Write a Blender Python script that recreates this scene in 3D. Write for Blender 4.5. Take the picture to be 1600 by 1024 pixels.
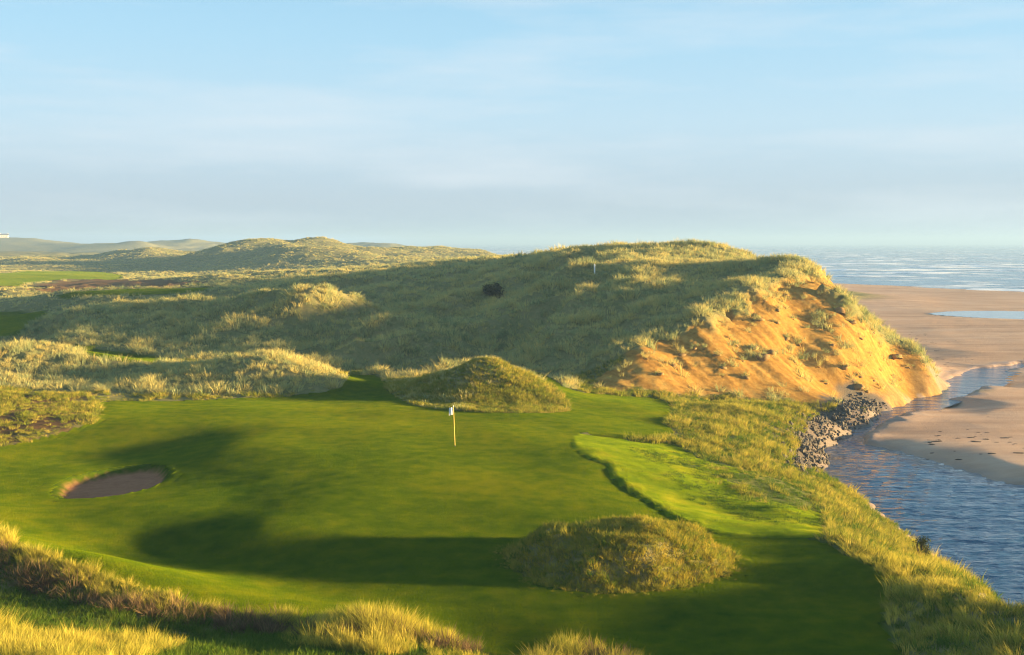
import bpy, math, random
import numpy as np
R = math.radians
random.seed(7); rng = np.random.default_rng(7)
for o in list(bpy.data.objects): bpy.data.objects.remove(o, do_unlink=True)
scene = bpy.context.scene
COL = scene.collection

# ------------------------------------------------------------------ camera
ZC, FPX, HOR = 14.3, 1800.0, 379.0
PITCH = math.atan((512 - HOR) / FPX)
cam_d = bpy.data.cameras.new('camera'); cam = bpy.data.objects.new('camera', cam_d); COL.objects.link(cam)
cam_d.sensor_width = 36; cam_d.lens = 36 * FPX / 1600
cam_d.clip_start = 0.5; cam_d.clip_end = 30000
cam.location = (0, 0, ZC); cam.rotation_euler = (math.pi / 2 - PITCH, 0, 0)
scene.camera = cam

# ------------------------------------------------------------------ sky, sun, exposure
SUN_EL, SUN_AZ = 5.2, -5.2          # azimuth from +X towards +Y: the sun is low on the right, a little behind the camera
world = bpy.data.worlds.new('World'); scene.world = world; world.use_nodes = True
def world_nodes():
    nt = world.node_tree; nt.nodes.clear(); N = nt.nodes.new; L = nt.links.new
    out = N('ShaderNodeOutputWorld'); bg = N('ShaderNodeBackground'); L(bg.outputs[0], out.inputs[0])
    sky = N('ShaderNodeTexSky'); sky.sky_type = 'NISHITA'; sky.sun_disc = False
    sky.sun_elevation = R(SUN_EL); sky.sun_rotation = R(90 - SUN_AZ)
    sky.altitude = 10; sky.air_density = 1.0; sky.dust_density = 0.6; sky.ozone_density = 2.0
    tc = N('ShaderNodeTexCoord'); sep = N('ShaderNodeSeparateXYZ'); L(tc.outputs['Generated'], sep.inputs[0])
    # even band of mist all round the horizon
    mr = N('ShaderNodeMapRange'); mr.interpolation_type = 'SMOOTHERSTEP'
    mr.inputs['From Min'].default_value = -0.02; mr.inputs['From Max'].default_value = 0.34
    mr.inputs['To Min'].default_value = 0.93; mr.inputs['To Max'].default_value = 0.6
    L(sep.outputs[2], mr.inputs[0])
    ramp = N('ShaderNodeValToRGB'); e = ramp.color_ramp.elements
    e[0].position = 0.0; e[0].color = (0.47, 0.62, 0.78, 1)
    e[1].position = 1.0; e[1].color = (0.22, 0.50, 0.80, 1)
    for p, c in ((0.035, (0.52, 0.66, 0.80, 1)), (0.10, (0.58, 0.80, 0.98, 1)), (0.17, (0.48, 0.80, 1.05, 1)), (0.25, (0.39, 0.76, 1.06, 1))):
        k = e.new(p); k.color = c
    L(sep.outputs[2], ramp.inputs[0])
    sc_ = N('ShaderNodeVectorMath'); sc_.operation = 'SCALE'; sc_.inputs['Scale'].default_value = 3.0
    L(ramp.outputs[0], sc_.inputs[0])
    mix = N('ShaderNodeMixRGB'); L(mr.outputs[0], mix.inputs[0]); L(sky.outputs[0], mix.inputs[1]); L(sc_.outputs[0], mix.inputs[2])
    # thin streaky cirrus and low grey wisps
    mp = N('ShaderNodeMapping'); mp.inputs['Scale'].default_value = (2.2, 2.2, 17); mp.inputs['Rotation'].default_value = (0, R(4), 0)
    L(tc.outputs['Generated'], mp.inputs[0])
    nz = N('ShaderNodeTexNoise'); nz.inputs['Scale'].default_value = 1.5; nz.inputs['Detail'].default_value = 7; nz.inputs['Roughness'].default_value = 0.55
    L(mp.outputs[0], nz.inputs['Vector'])
    cr = N('ShaderNodeMapRange'); cr.inputs['From Min'].default_value = 0.47; cr.inputs['From Max'].default_value = 0.78; cr.inputs['To Max'].default_value = 0.65
    L(nz.outputs[0], cr.inputs[0])
    m2 = N('ShaderNodeMixRGB'); m2.inputs[2].default_value = (2.45, 2.7, 2.9, 1)
    L(cr.outputs[0], m2.inputs[0]); L(mix.outputs[0], m2.inputs[1])
    L(m2.outputs[0], bg.inputs[0]); bg.inputs[1].default_value = 0.052
world_nodes()
sun_d = bpy.data.lights.new('sun', 'SUN'); sun = bpy.data.objects.new('sun', sun_d); COL.objects.link(sun)
sun_d.energy = 5.0; sun_d.angle = R(3.0); sun_d.color = (1.0, 0.70, 0.31)
sun.rotation_euler = (R(90 - SUN_EL), 0, R(90 + SUN_AZ))
vs = scene.view_settings; vs.view_transform = 'Standard'; vs.look = 'None'; vs.gamma = 1; vs.use_curve_mapping = False
vs.exposure = 2.65
cy = scene.cycles
cy.max_bounces = 5; cy.diffuse_bounces = 3; cy.glossy_bounces = 2; cy.transmission_bounces = 2; cy.transparent_max_bounces = 4; cy.volume_bounces = 0
cy.use_denoising = True; cy.use_adaptive_sampling = True; cy.adaptive_threshold = 0.008; cy.filter_width = 1.15; cy.sample_clamp_indirect = 4
scene.render.threads_mode = 'AUTO'

# ------------------------------------------------------------------ helpers
def ray(px, py):
    u = (px - 800) / FPX; v = (512 - py) / FPX
    return u, math.cos(PITCH) + v * math.sin(PITCH), -math.sin(PITCH) + v * math.cos(PITCH)
def WY(px, py, Y):
    d = ray(px, py); t = Y / d[1]; return (d[0] * t, Y, ZC + d[2] * t)
def WZ(px, py, z):
    d = ray(px, py); t = (z - ZC) / d[2]; return (d[0] * t, d[1] * t, z)
def WS(px, py, foot, slope):          # point above a foot (px,py,z) on a slope of given steepness in depth
    F = WZ(*foot); d = ray(px, py)
    Y = (ZC - foot[2] + slope * F[1]) / (slope - d[2] / d[1]); return WY(px, py, Y)
def smooth(a, b, x):
    t = np.clip((x - a) / (b - a), 0, 1); return t * t * (3 - 2 * t)
_perm = rng.permutation(512).astype(np.int64); _perm = np.concatenate([_perm, _perm, _perm])
_ga = rng.random(512) * 2 * math.pi
def gnoise(x, y):
    xi = np.floor(x).astype(np.int64); yi = np.floor(y).astype(np.int64); fx = x - xi; fy = y - yi
    ux = fx * fx * fx * (fx * (fx * 6 - 15) + 10); uy = fy * fy * fy * (fy * (fy * 6 - 15) + 10)
    def g(i, j, dx, dy):
        a = _ga[_perm[_perm[i & 511] + (j & 511)] & 511]; return np.cos(a) * dx + np.sin(a) * dy
    a = g(xi, yi, fx, fy); b = g(xi + 1, yi, fx - 1, fy); c = g(xi, yi + 1, fx, fy - 1); d = g(xi + 1, yi + 1, fx - 1, fy - 1)
    return ((a * (1 - ux) + b * ux) * (1 - uy) + (c * (1 - ux) + d * ux) * uy) * 1.5
def fbm(x, y, o=4, rough=0.5):
    s = 0; a = 1.0; f = 1.0
    for k in range(o):
        s = s + a * gnoise(x * f + 17.3 * k, y * f - 9.1 * k); a *= rough; f *= 2.03
    return s
def sdf(poly, X, Y):                  # signed distance to a polygon, positive inside
    p = np.array(poly, float); sh = X.shape; x = X.ravel(); y = Y.ravel(); out = np.full(x.shape, -1e3)
    pad = 25
    sel = np.where((x > p[:, 0].min() - pad) & (x < p[:, 0].max() + pad) & (y > p[:, 1].min() - pad) & (y < p[:, 1].max() + pad))[0]
    xs, ys = x[sel], y[sel]; d2 = np.full(xs.shape, 1e9); ins = np.zeros(xs.shape, bool)
    for i in range(len(p)):
        ax, ay = p[i]; bx, by = p[(i + 1) % len(p)]; ex, ey = bx - ax, by - ay; L2 = ex * ex + ey * ey + 1e-12
        t = np.clip(((xs - ax) * ex + (ys - ay) * ey) / L2, 0, 1); d2 = np.minimum(d2, (xs - ax - t * ex) ** 2 + (ys - ay - t * ey) ** 2)
        if ay != by:
            c = ((ay > ys) != (by > ys)) & (xs < (bx - ax) * (ys - ay) / (by - ay) + ax); ins ^= c
    out[sel] = np.where(ins, 1, -1) * np.sqrt(d2); return out.reshape(sh)
def chaikin(p, n=2):
    p = np.array(p, float)
    for _ in range(n):
        q = np.roll(p, -1, 0); a = p * .75 + q * .25; b = p * .25 + q * .75
        p = np.empty((2 * len(a), p.shape[1])); p[0::2] = a; p[1::2] = b
    return p
def tag(o, label=None, cat=None, group=None, kind=None):
    if label: o['label'] = label
    if cat: o['category'] = cat
    if group: o['group'] = group
    if kind: o['kind'] = kind
    return o
def mesh_obj(name, verts, faces, mats, parent=None, smooth_=False):
    me = bpy.data.meshes.new(name); me.from_pydata([tuple(map(float, v)) for v in verts], [], [tuple(map(int, f)) for f in faces])
    for m in (mats if isinstance(mats, (list, tuple)) else [mats]): me.materials.append(m)
    if smooth_: me.polygons.foreach_set('use_smooth', np.ones(len(me.polygons), bool))
    me.update(); o = bpy.data.objects.new(name, me); COL.objects.link(o)
    if parent: o.parent = parent
    return o
def empty(name, loc=(0, 0, 0), rz=0):
    o = bpy.data.objects.new(name, None); COL.objects.link(o); o.location = loc; o.rotation_euler = (0, 0, rz); return o

# ------------------------------------------------------------------ land form: surveyed points, interpolated
C = []
def z_(*pts):
    for px, py, z in pts: C.append(WZ(px, py, z))
def y_(*pts):
    for px, py, Y in pts: C.append(WY(px, py, Y))
def w_(*pts): C.extend(pts)
def dn(k, *pts): return [(a, b + k, c) for a, b, c in pts]        # sight on the turf below the grass tips
# lawn
z_((60, 650, 4.2), (180, 650, 4.15), (300, 645, 4.1), (420, 640, 4.1), (500, 635, 4.05), (200, 668, 4.05), (300, 665, 4.1), (400, 660, 4.15), (560, 655, 4.05), (700, 658, 4.05), (850, 660, 4.0),
   (450, 690, 4.15), (560, 690, 4.15), (712, 698, 4.12), (830, 690, 4.05), (400, 720, 4.05), (500, 735, 4.05), (620, 735, 4.05), (740, 735, 4.0), (850, 735, 3.97), (925, 735, 3.92),
   (300, 790, 3.78), (420, 790, 3.85), (560, 790, 3.85), (700, 790, 3.8), (850, 785, 3.76), (980, 790, 3.7), (480, 840, 3.7), (600, 850, 3.6), (740, 850, 3.55), (860, 850, 3.5),
   (450, 920, 3.35), (560, 920, 3.4), (680, 920, 3.42), (800, 920, 3.42), (900, 960, 3.4), (700, 990, 3.4), (850, 990, 3.4), (1000, 990, 3.4), (1150, 990, 3.38), (1300, 990, 3.42),
   (1100, 950, 3.4), (1200, 900, 3.42), (1300, 920, 3.42), (1180, 860, 3.45), (1280, 862, 3.48), (1080, 845, 3.52), (1040, 870, 3.48), (900, 890, 3.46))
# shaded hollows that fall away from the light
z_((372, 688, 4.16), (300, 697, 3.85), (240, 706, 3.5), (120, 716, 3.38), (0, 728, 3.42), (-80, 735, 3.5), (320, 735, 3.9), (290, 752, 3.82), (50, 752, 3.62), (-30, 762, 3.66), (60, 790, 3.72), (160, 790, 3.72), (220, 800, 3.75), (90, 820, 3.7),
   (410, 832, 3.76), (330, 846, 3.45), (250, 866, 3.12), (310, 890, 3.15), (380, 900, 3.25), (200, 850, 3.3), (150, 840, 3.5))
# tongue between hillock and dune, semi rough and the rough on the right
z_((900, 645, 3.9), (1000, 662, 3.6), (1040, 645, 3.3), (960, 625, 3.5), (905, 620, 3.6), (870, 600, 3.6), (840, 590, 3.9), (560, 590, 4.0), (560, 612, 4.0), (600, 628, 4.0),
   (940, 700, 3.93), (1000, 700, 3.62), (1060, 700, 3.3), (1000, 748, 3.62), (1040, 770, 3.45), (1090, 760, 3.25), (1150, 745, 3.05), (1090, 805, 3.38), (1150, 800, 3.15), (1120, 772, 2.95), (1200, 790, 3.15), (1230, 815, 3.3), (1180, 825, 3.42), (1240, 765, 2.6),
   (1100, 650, 3.05), (1200, 645, 2.6), (1260, 640, 2.25), (1150, 690, 2.95), (1215, 700, 2.35), (1225, 660, 2.4))
# river edge and the banks
z_((1286, 738, .3), (1278, 700, .3), (1292, 670, .3), (1345, 642, .3), (1332, 768, .3), (1390, 808, .3), (1440, 852, .3), (1500, 893, .3), (1600, 953, .3),
   (1300, 790, 1.9), (1350, 830, 2.2), (1270, 765, 1.9), (1250, 745, 1.7), (1236, 730, 1.9), (1243, 690, 1.9), (1265, 662, 1.9), (1310, 636, 1.6), (1355, 626, 1.2),
   (1300, 838, 3.4), (1380, 886, 3.75), (1450, 925, 4.1), (1530, 962, 4.2), (1600, 985, 4.3), (1350, 960, 3.42), (1400, 1000, 3.5), (1500, 1015, 4.25), (1600, 1020, 4.5), (1400, 935, 3.6))
# foot and face of the eroded dune
foots = {1000: (1000, 612, 3.0), 1100: (1100, 615, 2.6), 1200: (1200, 615, 2.4), 1290: (1290, 615, 1.9), 1360: (1360, 621, 1.2), 1410: (1410, 610, .9)}
z_((920, 614, 3.3), (1465, 592, .6), *foots.values())
for px, py, k, s in ((1000, 575, 1000, .55), (1000, 545, 1000, .62), (1060, 560, 1100, .55), (1080, 520, 1100, .62), (1110, 560, 1100, .6), (1110, 500, 1100, .66), (1160, 550, 1200, .55), (1165, 490, 1200, .57), (1200, 560, 1200, .6), (1200, 500, 1200, .55),
                     (1195, 452, 1200, .58), (1250, 560, 1290, .56), (1260, 500, 1290, .55), (1268, 440, 1290, .60), (1310, 560, 1290, .57), (1320, 510, 1290, .60), (1290, 450, 1290, .59), (1360, 570, 1360, .62), (1345, 490, 1360, .68), (1410, 580, 1410, .62), (1402, 534, 1410, .70), (1440, 560, 1410, .72)):
    C.append(WS(px, py, foots[k], s))
y_((1255, 405, 121), (1272, 418, 118.5), (1190, 414, 127), (1150, 432, 120), (1100, 452, 115), (1050, 482, 105), (1010, 512, 99.5), (962, 548, 95), (922, 592, 90.5),
   (1170, 402, 150), (1130, 398, 155), (1080, 393, 160), (1040, 382, 158), (1010, 384, 155), (950, 393, 162), (880, 400, 176), (1000, 412, 127), (1060, 416, 128), (1110, 410, 138), (1120, 427, 121), (1050, 442, 114), (1000, 442, 113), (960, 428, 122), (930, 424, 125),
   (960, 472, 107), (930, 502, 103), (902, 542, 99), (882, 580, 94), (880, 452, 122), (850, 482, 115), (820, 522, 108), (800, 558, 100), (860, 500, 109),
   (800, 430, 150), (750, 452, 141), (700, 440, 166), (650, 432, 188), (700, 482, 128), (650, 472, 150), (620, 502, 128), (660, 522, 118), (720, 522, 112), (700, 560, 101), (640, 575, 96), (600, 560, 102), (770, 490, 120), (760, 545, 104),
   (600, 430, 215), (700, 417, 205), (800, 409, 192), (530, 441, 212))
w_((46.5, 122, .7), (46, 130, .8), (45, 140, .9), (46, 152, .9), (50, 170, .8), (54, 190, .8), (58, 220, .8), (62, 250, .9), (38, 130, 6), (40, 150, 4), (38, 172, 5), (28, 175, 10.5), (0, 200, 11), (24, 200, 7.5), (42, 205, 4), (15, 230, 8), (42, 240, 4), (34, 138, 9.5), (31, 150, 12.2))
z_((1482, 584, .6), (1500, 560, .65), (1470, 540, .7), (1440, 500, .7), (1560, 540, .7), (1450, 662, .7), (1500, 690, .75), (1580, 640, .7), (1580, 720, .8), (1420, 692, .65), (1540, 620, .65), (1400, 480, .7), (1560, 660, .8), (1500, 520, .7), (1500, 600, .3))
# dune in the middle distance on the left
y_(*dn(13, (90, 482, 124), (140, 468, 129), (190, 463, 130), (250, 465, 128), (300, 460, 128), (340, 463, 126), (380, 452, 124), (430, 460, 120), (490, 450, 117), (540, 470, 113.5), (590, 495, 110), (622, 527, 106),
   (120, 512, 113), (200, 512, 114), (300, 512, 113), (400, 512, 111), (490, 500, 111), (550, 522, 107.5), (440, 490, 113.5), (330, 490, 117)))
z_((70, 530, 4.0), (150, 552, 4.0), (250, 560, 4.0), (350, 562, 4.0), (450, 562, 4.0), (550, 564, 4.0))
w_((-45, 146, 6.4), (-25, 142, 6.8), (-60, 150, 4.6), (-38, 155, 6), (-15, 150, 6.8))
# low ridge nearer on the left
y_(*dn(12, (-60, 532, 97), (0, 529, 96), (60, 526, 94.5), (110, 540, 92), (180, 562, 88.5), (270, 576, 86), (330, 562, 85.5), (410, 548, 84), (450, 562, 82), (500, 582, 80), (535, 602, 78), (120, 588, 84), (30, 570, 87)))
z_((-60, 606, 4.2), (50, 610, 4.2), (150, 614, 4.15), (250, 616, 4.1), (350, 616, 4.1), (450, 613, 4.1), (520, 615, 4.05))
w_((-46, 104, 4.1), (-36, 101, 4.0), (-28, 97, 4.0), (-19, 94, 4.0), (-14, 90, 4.0))
# hillock behind the flag
y_(*dn(7, (755, 562, 77.5), (790, 582, 76.5), (820, 602, 75), (850, 622, 73.5), (700, 582, 77.5), (650, 593, 78.5), (610, 606, 79), (720, 600, 75.5), (770, 605, 74.8), (680, 618, 75)))
z_((620, 632, 4.05), (680, 640, 4.08), (740, 643, 4.08), (800, 645, 4.05), (885, 640, 3.9))
w_((-6, 85, 4.1), (-2, 86, 4.1), (2, 84, 4.0), (-10, 86, 4.0))
# bank in the foreground
z_((-80, 820, 5.0), (0, 848, 4.85), (60, 872, 4.75), (130, 893, 4.6), (220, 924, 4.4), (330, 950, 4.0), (430, 966, 3.85), (0, 905, 4.25), (70, 922, 4.1), (140, 938, 4.0), (220, 952, 3.9), (40, 830, 3.9), (120, 860, 3.75),
   (100, 965, 4.15), (250, 985, 3.95), (380, 990, 3.75), (0, 960, 4.4), (50, 1010, 5.0), (180, 1012, 4.75), (300, 1020, 4.4), (500, 976, 4.25), (600, 978, 4.5), (670, 998, 4.2), (745, 1022, 3.6), (480, 995, 3.9), (560, 1010, 4.3), (920, 1014, 3.75), (980, 1024, 3.6), (860, 1022, 3.5))
w_((-14, 22, 6.2), (-7, 22, 5.6), (0, 23, 4.6), (5, 23, 3.9), (10, 23, 4.4), (15, 24, 5), (-25, 30, 5.6), (-30, 45, 4.4), (-36, 60, 4.2), (-45, 72, 4.2), (18, 30, 4.0), (22, 38, .2), (23, 24, 2.5), (28, 24, 0))
# beach
w_((34, 60, .7), (50, 60, .8), (45, 80, .75), (60, 75, .9), (40, 70, .7), (48, 98, .6), (60, 110, .7), (55, 130, .7), (70, 150, .7), (90, 130, .8), (80, 190, .7), (110, 200, .7), (100, 260, .6), (75, 250, .9), (140, 250, .4), (115, 330, .4), (90, 320, 1.), (113, 408, 0), (149, 337, 0), (130, 372, 0), (180, 300, -.1), (180, 220, .2), (200, 330, -1.4), (160, 420, -1.4), (110, 480, -.2), (150, 520, -2), (110, 700, -2), (150, 700, -2.5), (105, 1000, -3), (160, 1000, -3), (105, 1500, -3), (170, 1500, -3), (80, 420, 2), (70, 550, -.5))
# rear links on the left
z_((350, 431, 4.6), (300, 429, 4.6), (240, 420, 4.7), (180, 420, 4.7))
z_((30, 508, 4.1), (0, 520, 4.0), (60, 488, 4.2), (-60, 500, 4.1), (200, 431, 4.5), (100, 426, 4.6), (300, 434, 4.6), (40, 440, 4.5), (150, 450, 4.5), (250, 452, 4.7), (320, 452, 5.0), (-60, 435, 4.6))
y_((30, 452, 215), (60, 464, 205), (-20, 455, 215), (100, 461, 172), (120, 470, 165), (235, 451, 235), (400, 436, 215), (470, 440, 190), (350, 452, 185), (450, 424, 270), (400, 425, 265), (520, 425, 285), (380, 452, 165), (560, 418, 330), (640, 414, 330), (330, 436, 250))
y_((315, 404, 530), (350, 394, 500), (390, 388, 460), (440, 392, 415), (470, 390, 392), (330, 424, 400), (300, 422, 420), (500, 393, 480), (520, 398, 450), (480, 397, 455), (545, 402, 450), (465, 404, 376), (400, 411, 404), (340, 425, 372), (420, 422, 360),
   (570, 401, 500), (620, 399, 510), (650, 397, 505), (690, 396, 530), (740, 401, 505), (640, 408, 440), (700, 407, 430), (560, 412, 430), (255, 402, 560), (225, 402, 555), (290, 405, 550), (210, 410, 520), (290, 414, 500),
   (780, 402, 300), (830, 400, 290), (870, 398, 280), (900, 401, 270), (760, 404, 330),
   (0, 371, 1450), (60, 374, 1450), (110, 384, 1450), (150, 384, 1250), (185, 379, 1250), (230, 378, 1250), (252, 387, 1250), (262, 380, 1350), (290, 375, 1370), (325, 379, 1370), (345, 388, 1350), (540, 386, 1250), (590, 380, 1300), (640, 384, 1300),
   (-150, 375, 1450), (0, 402, 640), (100, 404, 620), (60, 408, 560), (0, 414, 500), (120, 412, 540))
w_((-200, 700, 5), (-110, 800, 3.5), (-300, 800, 6), (-450, 900, 7), (-50, 1300, -2), (-240, 1150, 4), (0, 700, -1.5), (-45, 760, 1), (40, 1000, -3), (-60, 1000, -2), (-800, 1450, 17), (-1000, 1500, 12), (0, 1700, -4), (-150, 1700, -2), (-400, 2900, 1), (0, 2700, -4), (-170, 2700, -2), (-900, 2900, 2), (-480, 1150, 4.5), (-300, 1600, 2), (-700, 1900, 3), (-130, 330, 5), (-150, 250, 5), (-110, 180, 4.6), (-90, 130, 4.5), (-70, 100, 4.4), (-220, 420, 6), (-300, 560, 6), (20, 420, 5), (-20, 600, 2.5), (30, 600, 0), (50, 300, 6))
C = np.array(C)
def build_rbf(P):
    c = 0.9 + 0.012 * P[:, 1]
    r2 = (P[:, None, 0] - P[None, :, 0]) ** 2 + (P[:, None, 1] - P[None, :, 1]) ** 2
    A = np.sqrt(r2 + c[None, :] ** 2); n = len(P)
    A[np.arange(n), np.arange(n)] -= 0.12
    M = np.zeros((n + 3, n + 3)); M[:n, :n] = A; M[:n, n:] = np.c_[np.ones(n), P[:, :2] / 100]; M[n:, :n] = M[:n, n:].T
    w = np.linalg.solve(M, np.r_[P[:, 2], 0, 0, 0])
    def f(X, Y):
        sh = np.shape(X); x = np.ravel(X); y = np.ravel(Y); out = np.empty(x.shape)
        for s in range(0, len(x), 20000):
            xs = x[s:s + 20000, None]; ys = y[s:s + 20000, None]
            out[s:s + 20000] = np.sqrt((xs - P[:, 0]) ** 2 + (ys - P[:, 1]) ** 2 + c ** 2) @ w[:n] + w[n] + w[n + 1] * xs[:, 0] / 100 + w[n + 2] * ys[:, 0] / 100
        return out.reshape(sh)
    return f
base_h = build_rbf(C)
_ym = np.concatenate([np.geomspace(19, 2900, 1700)])
def hit(pts):                          # where the view lines meet the land form -> world x, y
    out = []
    for px, py in pts:
        d = ray(px, py); xs = d[0] / d[1] * _ym; zs = ZC + d[2] / d[1] * _ym; g = base_h(xs, _ym)
        k = np.where(zs < g)[0]; k = k[0] if len(k) else len(_ym) - 1
        if k > 0:
            a = zs[k - 1] - g[k - 1]; b = zs[k] - g[k]; t = a / (a - b + 1e-9); y = _ym[k - 1] + t * (_ym[k] - _ym[k - 1])
        else: y = _ym[0]
        out.append((d[0] / d[1] * y, y))
    return out
CREASE = [(920, 676), (905, 680), (897, 700), (925, 718), (958, 727), (957, 742), (985, 765), (1030, 790), (1075, 818), (1110, 830), (1180, 836), (1275, 838)]
P_LAWN = chaikin(hit([(-60, 706), (40, 692), (110, 674), (165, 652), (150, 632), (170, 624), (250, 627), (350, 624), (450, 619), (530, 612), (545, 592), (535, 584), (600, 586), (605, 612), (640, 632), (690, 642), (780, 648), (870, 646), (896, 636), (872, 614), (842, 592), (826, 580), (850, 584), (895, 611), (960, 618), (1045, 622), (1052, 640), (1040, 660), (1060, 680), (985, 688), (930, 682)])
                 + hit(CREASE) + hit([(1305, 852), (1390, 905), (1396, 930), (1382, 960), (1400, 1010)]) + [(9, 22), (4.5, 25), (3.3, 28.2), (2.0, 29.7), (.9, 28.9), (0, 27.2), (-.9, 27.9)] + hit([(745, 1022), (690, 995), (600, 972), (520, 967), (440, 970), (330, 954), (220, 922), (130, 888), (60, 865), (0, 838), (-80, 800)]), 1)
P_SEMI = chaikin(hit([(905, 680), (960, 684), (1010, 692), (1060, 690), (1100, 720), (1180, 735), (1250, 762), (1290, 800), (1290, 835), (1275, 838)]) + hit(CREASE[::-1][1:-1]), 1)
P_SAND = hit([(1278, 424), (1225, 436), (1190, 448), (1159, 487), (1106, 500), (1075, 519), (1025, 531), (975, 560), (945, 574), (915, 606), (1000, 613), (1090, 617), (1180, 620), (1250, 628), (1300, 634), (1380, 632), (1474, 596), (1446, 562), (1400, 534), (1340, 492), (1300, 456)])
P_SAND += [(45.5, 124), (44, 136), (38, 136), (35, 126)]
P_RIVER = hit([(1600, 953), (1550, 925), (1500, 893), (1440, 852), (1390, 808), (1332, 768), (1286, 740), (1277, 712), (1281, 690), (1295, 668), (1345, 643), (1385, 622), (1462, 592), (1505, 577), (1560, 566), (1600, 562)])
P_RIVER += [(75, 140), (90, 146), (120, 152), (160, 170), (220, 170), (220, 160), (162, 162), (120, 146), (92, 140), (76, 135)]
P_RIVER += hit([(1600, 571), (1560, 581), (1535, 604), (1460, 632), (1400, 655), (1366, 669), (1352, 680), (1370, 696), (1420, 716), (1500, 738), (1600, 763)]) + [(38, 62.5), (60, 57), (100, 50), (100, 0), (30, 0), (25, 24), (22, 36)]
P_RIVER = chaikin(P_RIVER, 1)
P_MOUND = chaikin(hit([(792, 862), (800, 890), (840, 912), (900, 926), (975, 931), (1060, 922), (1130, 905), (1155, 884), (1140, 866), (1080, 850), (1000, 846), (900, 843), (820, 845)]), 2)
P_BUNK = chaikin(hit([(96, 774), (104, 748), (138, 740), (185, 730), (246, 722), (262, 736), (240, 752), (200, 767), (150, 774)]), 1)
P_GRAVEL = hit([(1240, 738), (1237, 712), (1244, 690), (1258, 672), (1300, 650), (1340, 628), (1374, 630), (1345, 645), (1298, 668), (1285, 690), (1280, 715), (1288, 738)])
P_BROWN = chaikin(hit([(-80, 612), (60, 613), (150, 628), (160, 650), (110, 672), (30, 690), (-80, 695)]), 1)
P_FAIR = [chaikin(hit(p), 1) for p in ([(-60, 488), (60, 482), (76, 490), (45, 520), (20, 528), (-60, 530)], [(105, 532), (150, 546), (220, 554), (285, 563), (250, 572), (180, 566), (120, 550)],
          [(-60, 434), (60, 425), (150, 424), (198, 431), (190, 438), (110, 437), (50, 442), (30, 450), (-60, 452)], [(70, 465), (120, 457), (200, 453), (330, 447), (345, 451), (270, 461), (110, 469)])]
P_HEATH = chaikin(hit([(50, 449), (100, 438), (200, 437), (330, 441), (290, 448), (190, 453), (70, 461)]), 1)
# outlines of the separate hills (plan view)
P_LEFT = hit([(-90, 604), (0, 607), (150, 614), (300, 618), (450, 616), (540, 606)]) + [(-11.5, 82), (-15, 88), (-23, 93), (-35, 99), (-46, 103), (-66, 104)]
P_HILLOCK = hit([(590, 612), (620, 634), (690, 643), (780, 648), (870, 646), (897, 637)]) + [(4, 79), (2, 83), (-4, 84.5), (-9, 84)]
P_MID = hit([(60, 525), (100, 540), (160, 552), (250, 561), (350, 564), (450, 566), (560, 566)]) + [(-12.5, 112), (-13, 122), (-16, 134), (-28, 140), (-48, 140), (-58, 128), (-56, 116)]
P_POOL = [WZ(*p)[:2] for p in ((1468, 490, .55), (1520, 486, .55), (1640, 488, .55), (1720, 492, .55), (1700, 499, .55), (1600, 498, .55), (1520, 494, .55))]
P_POOL = chaikin(P_POOL, 2)

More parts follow.
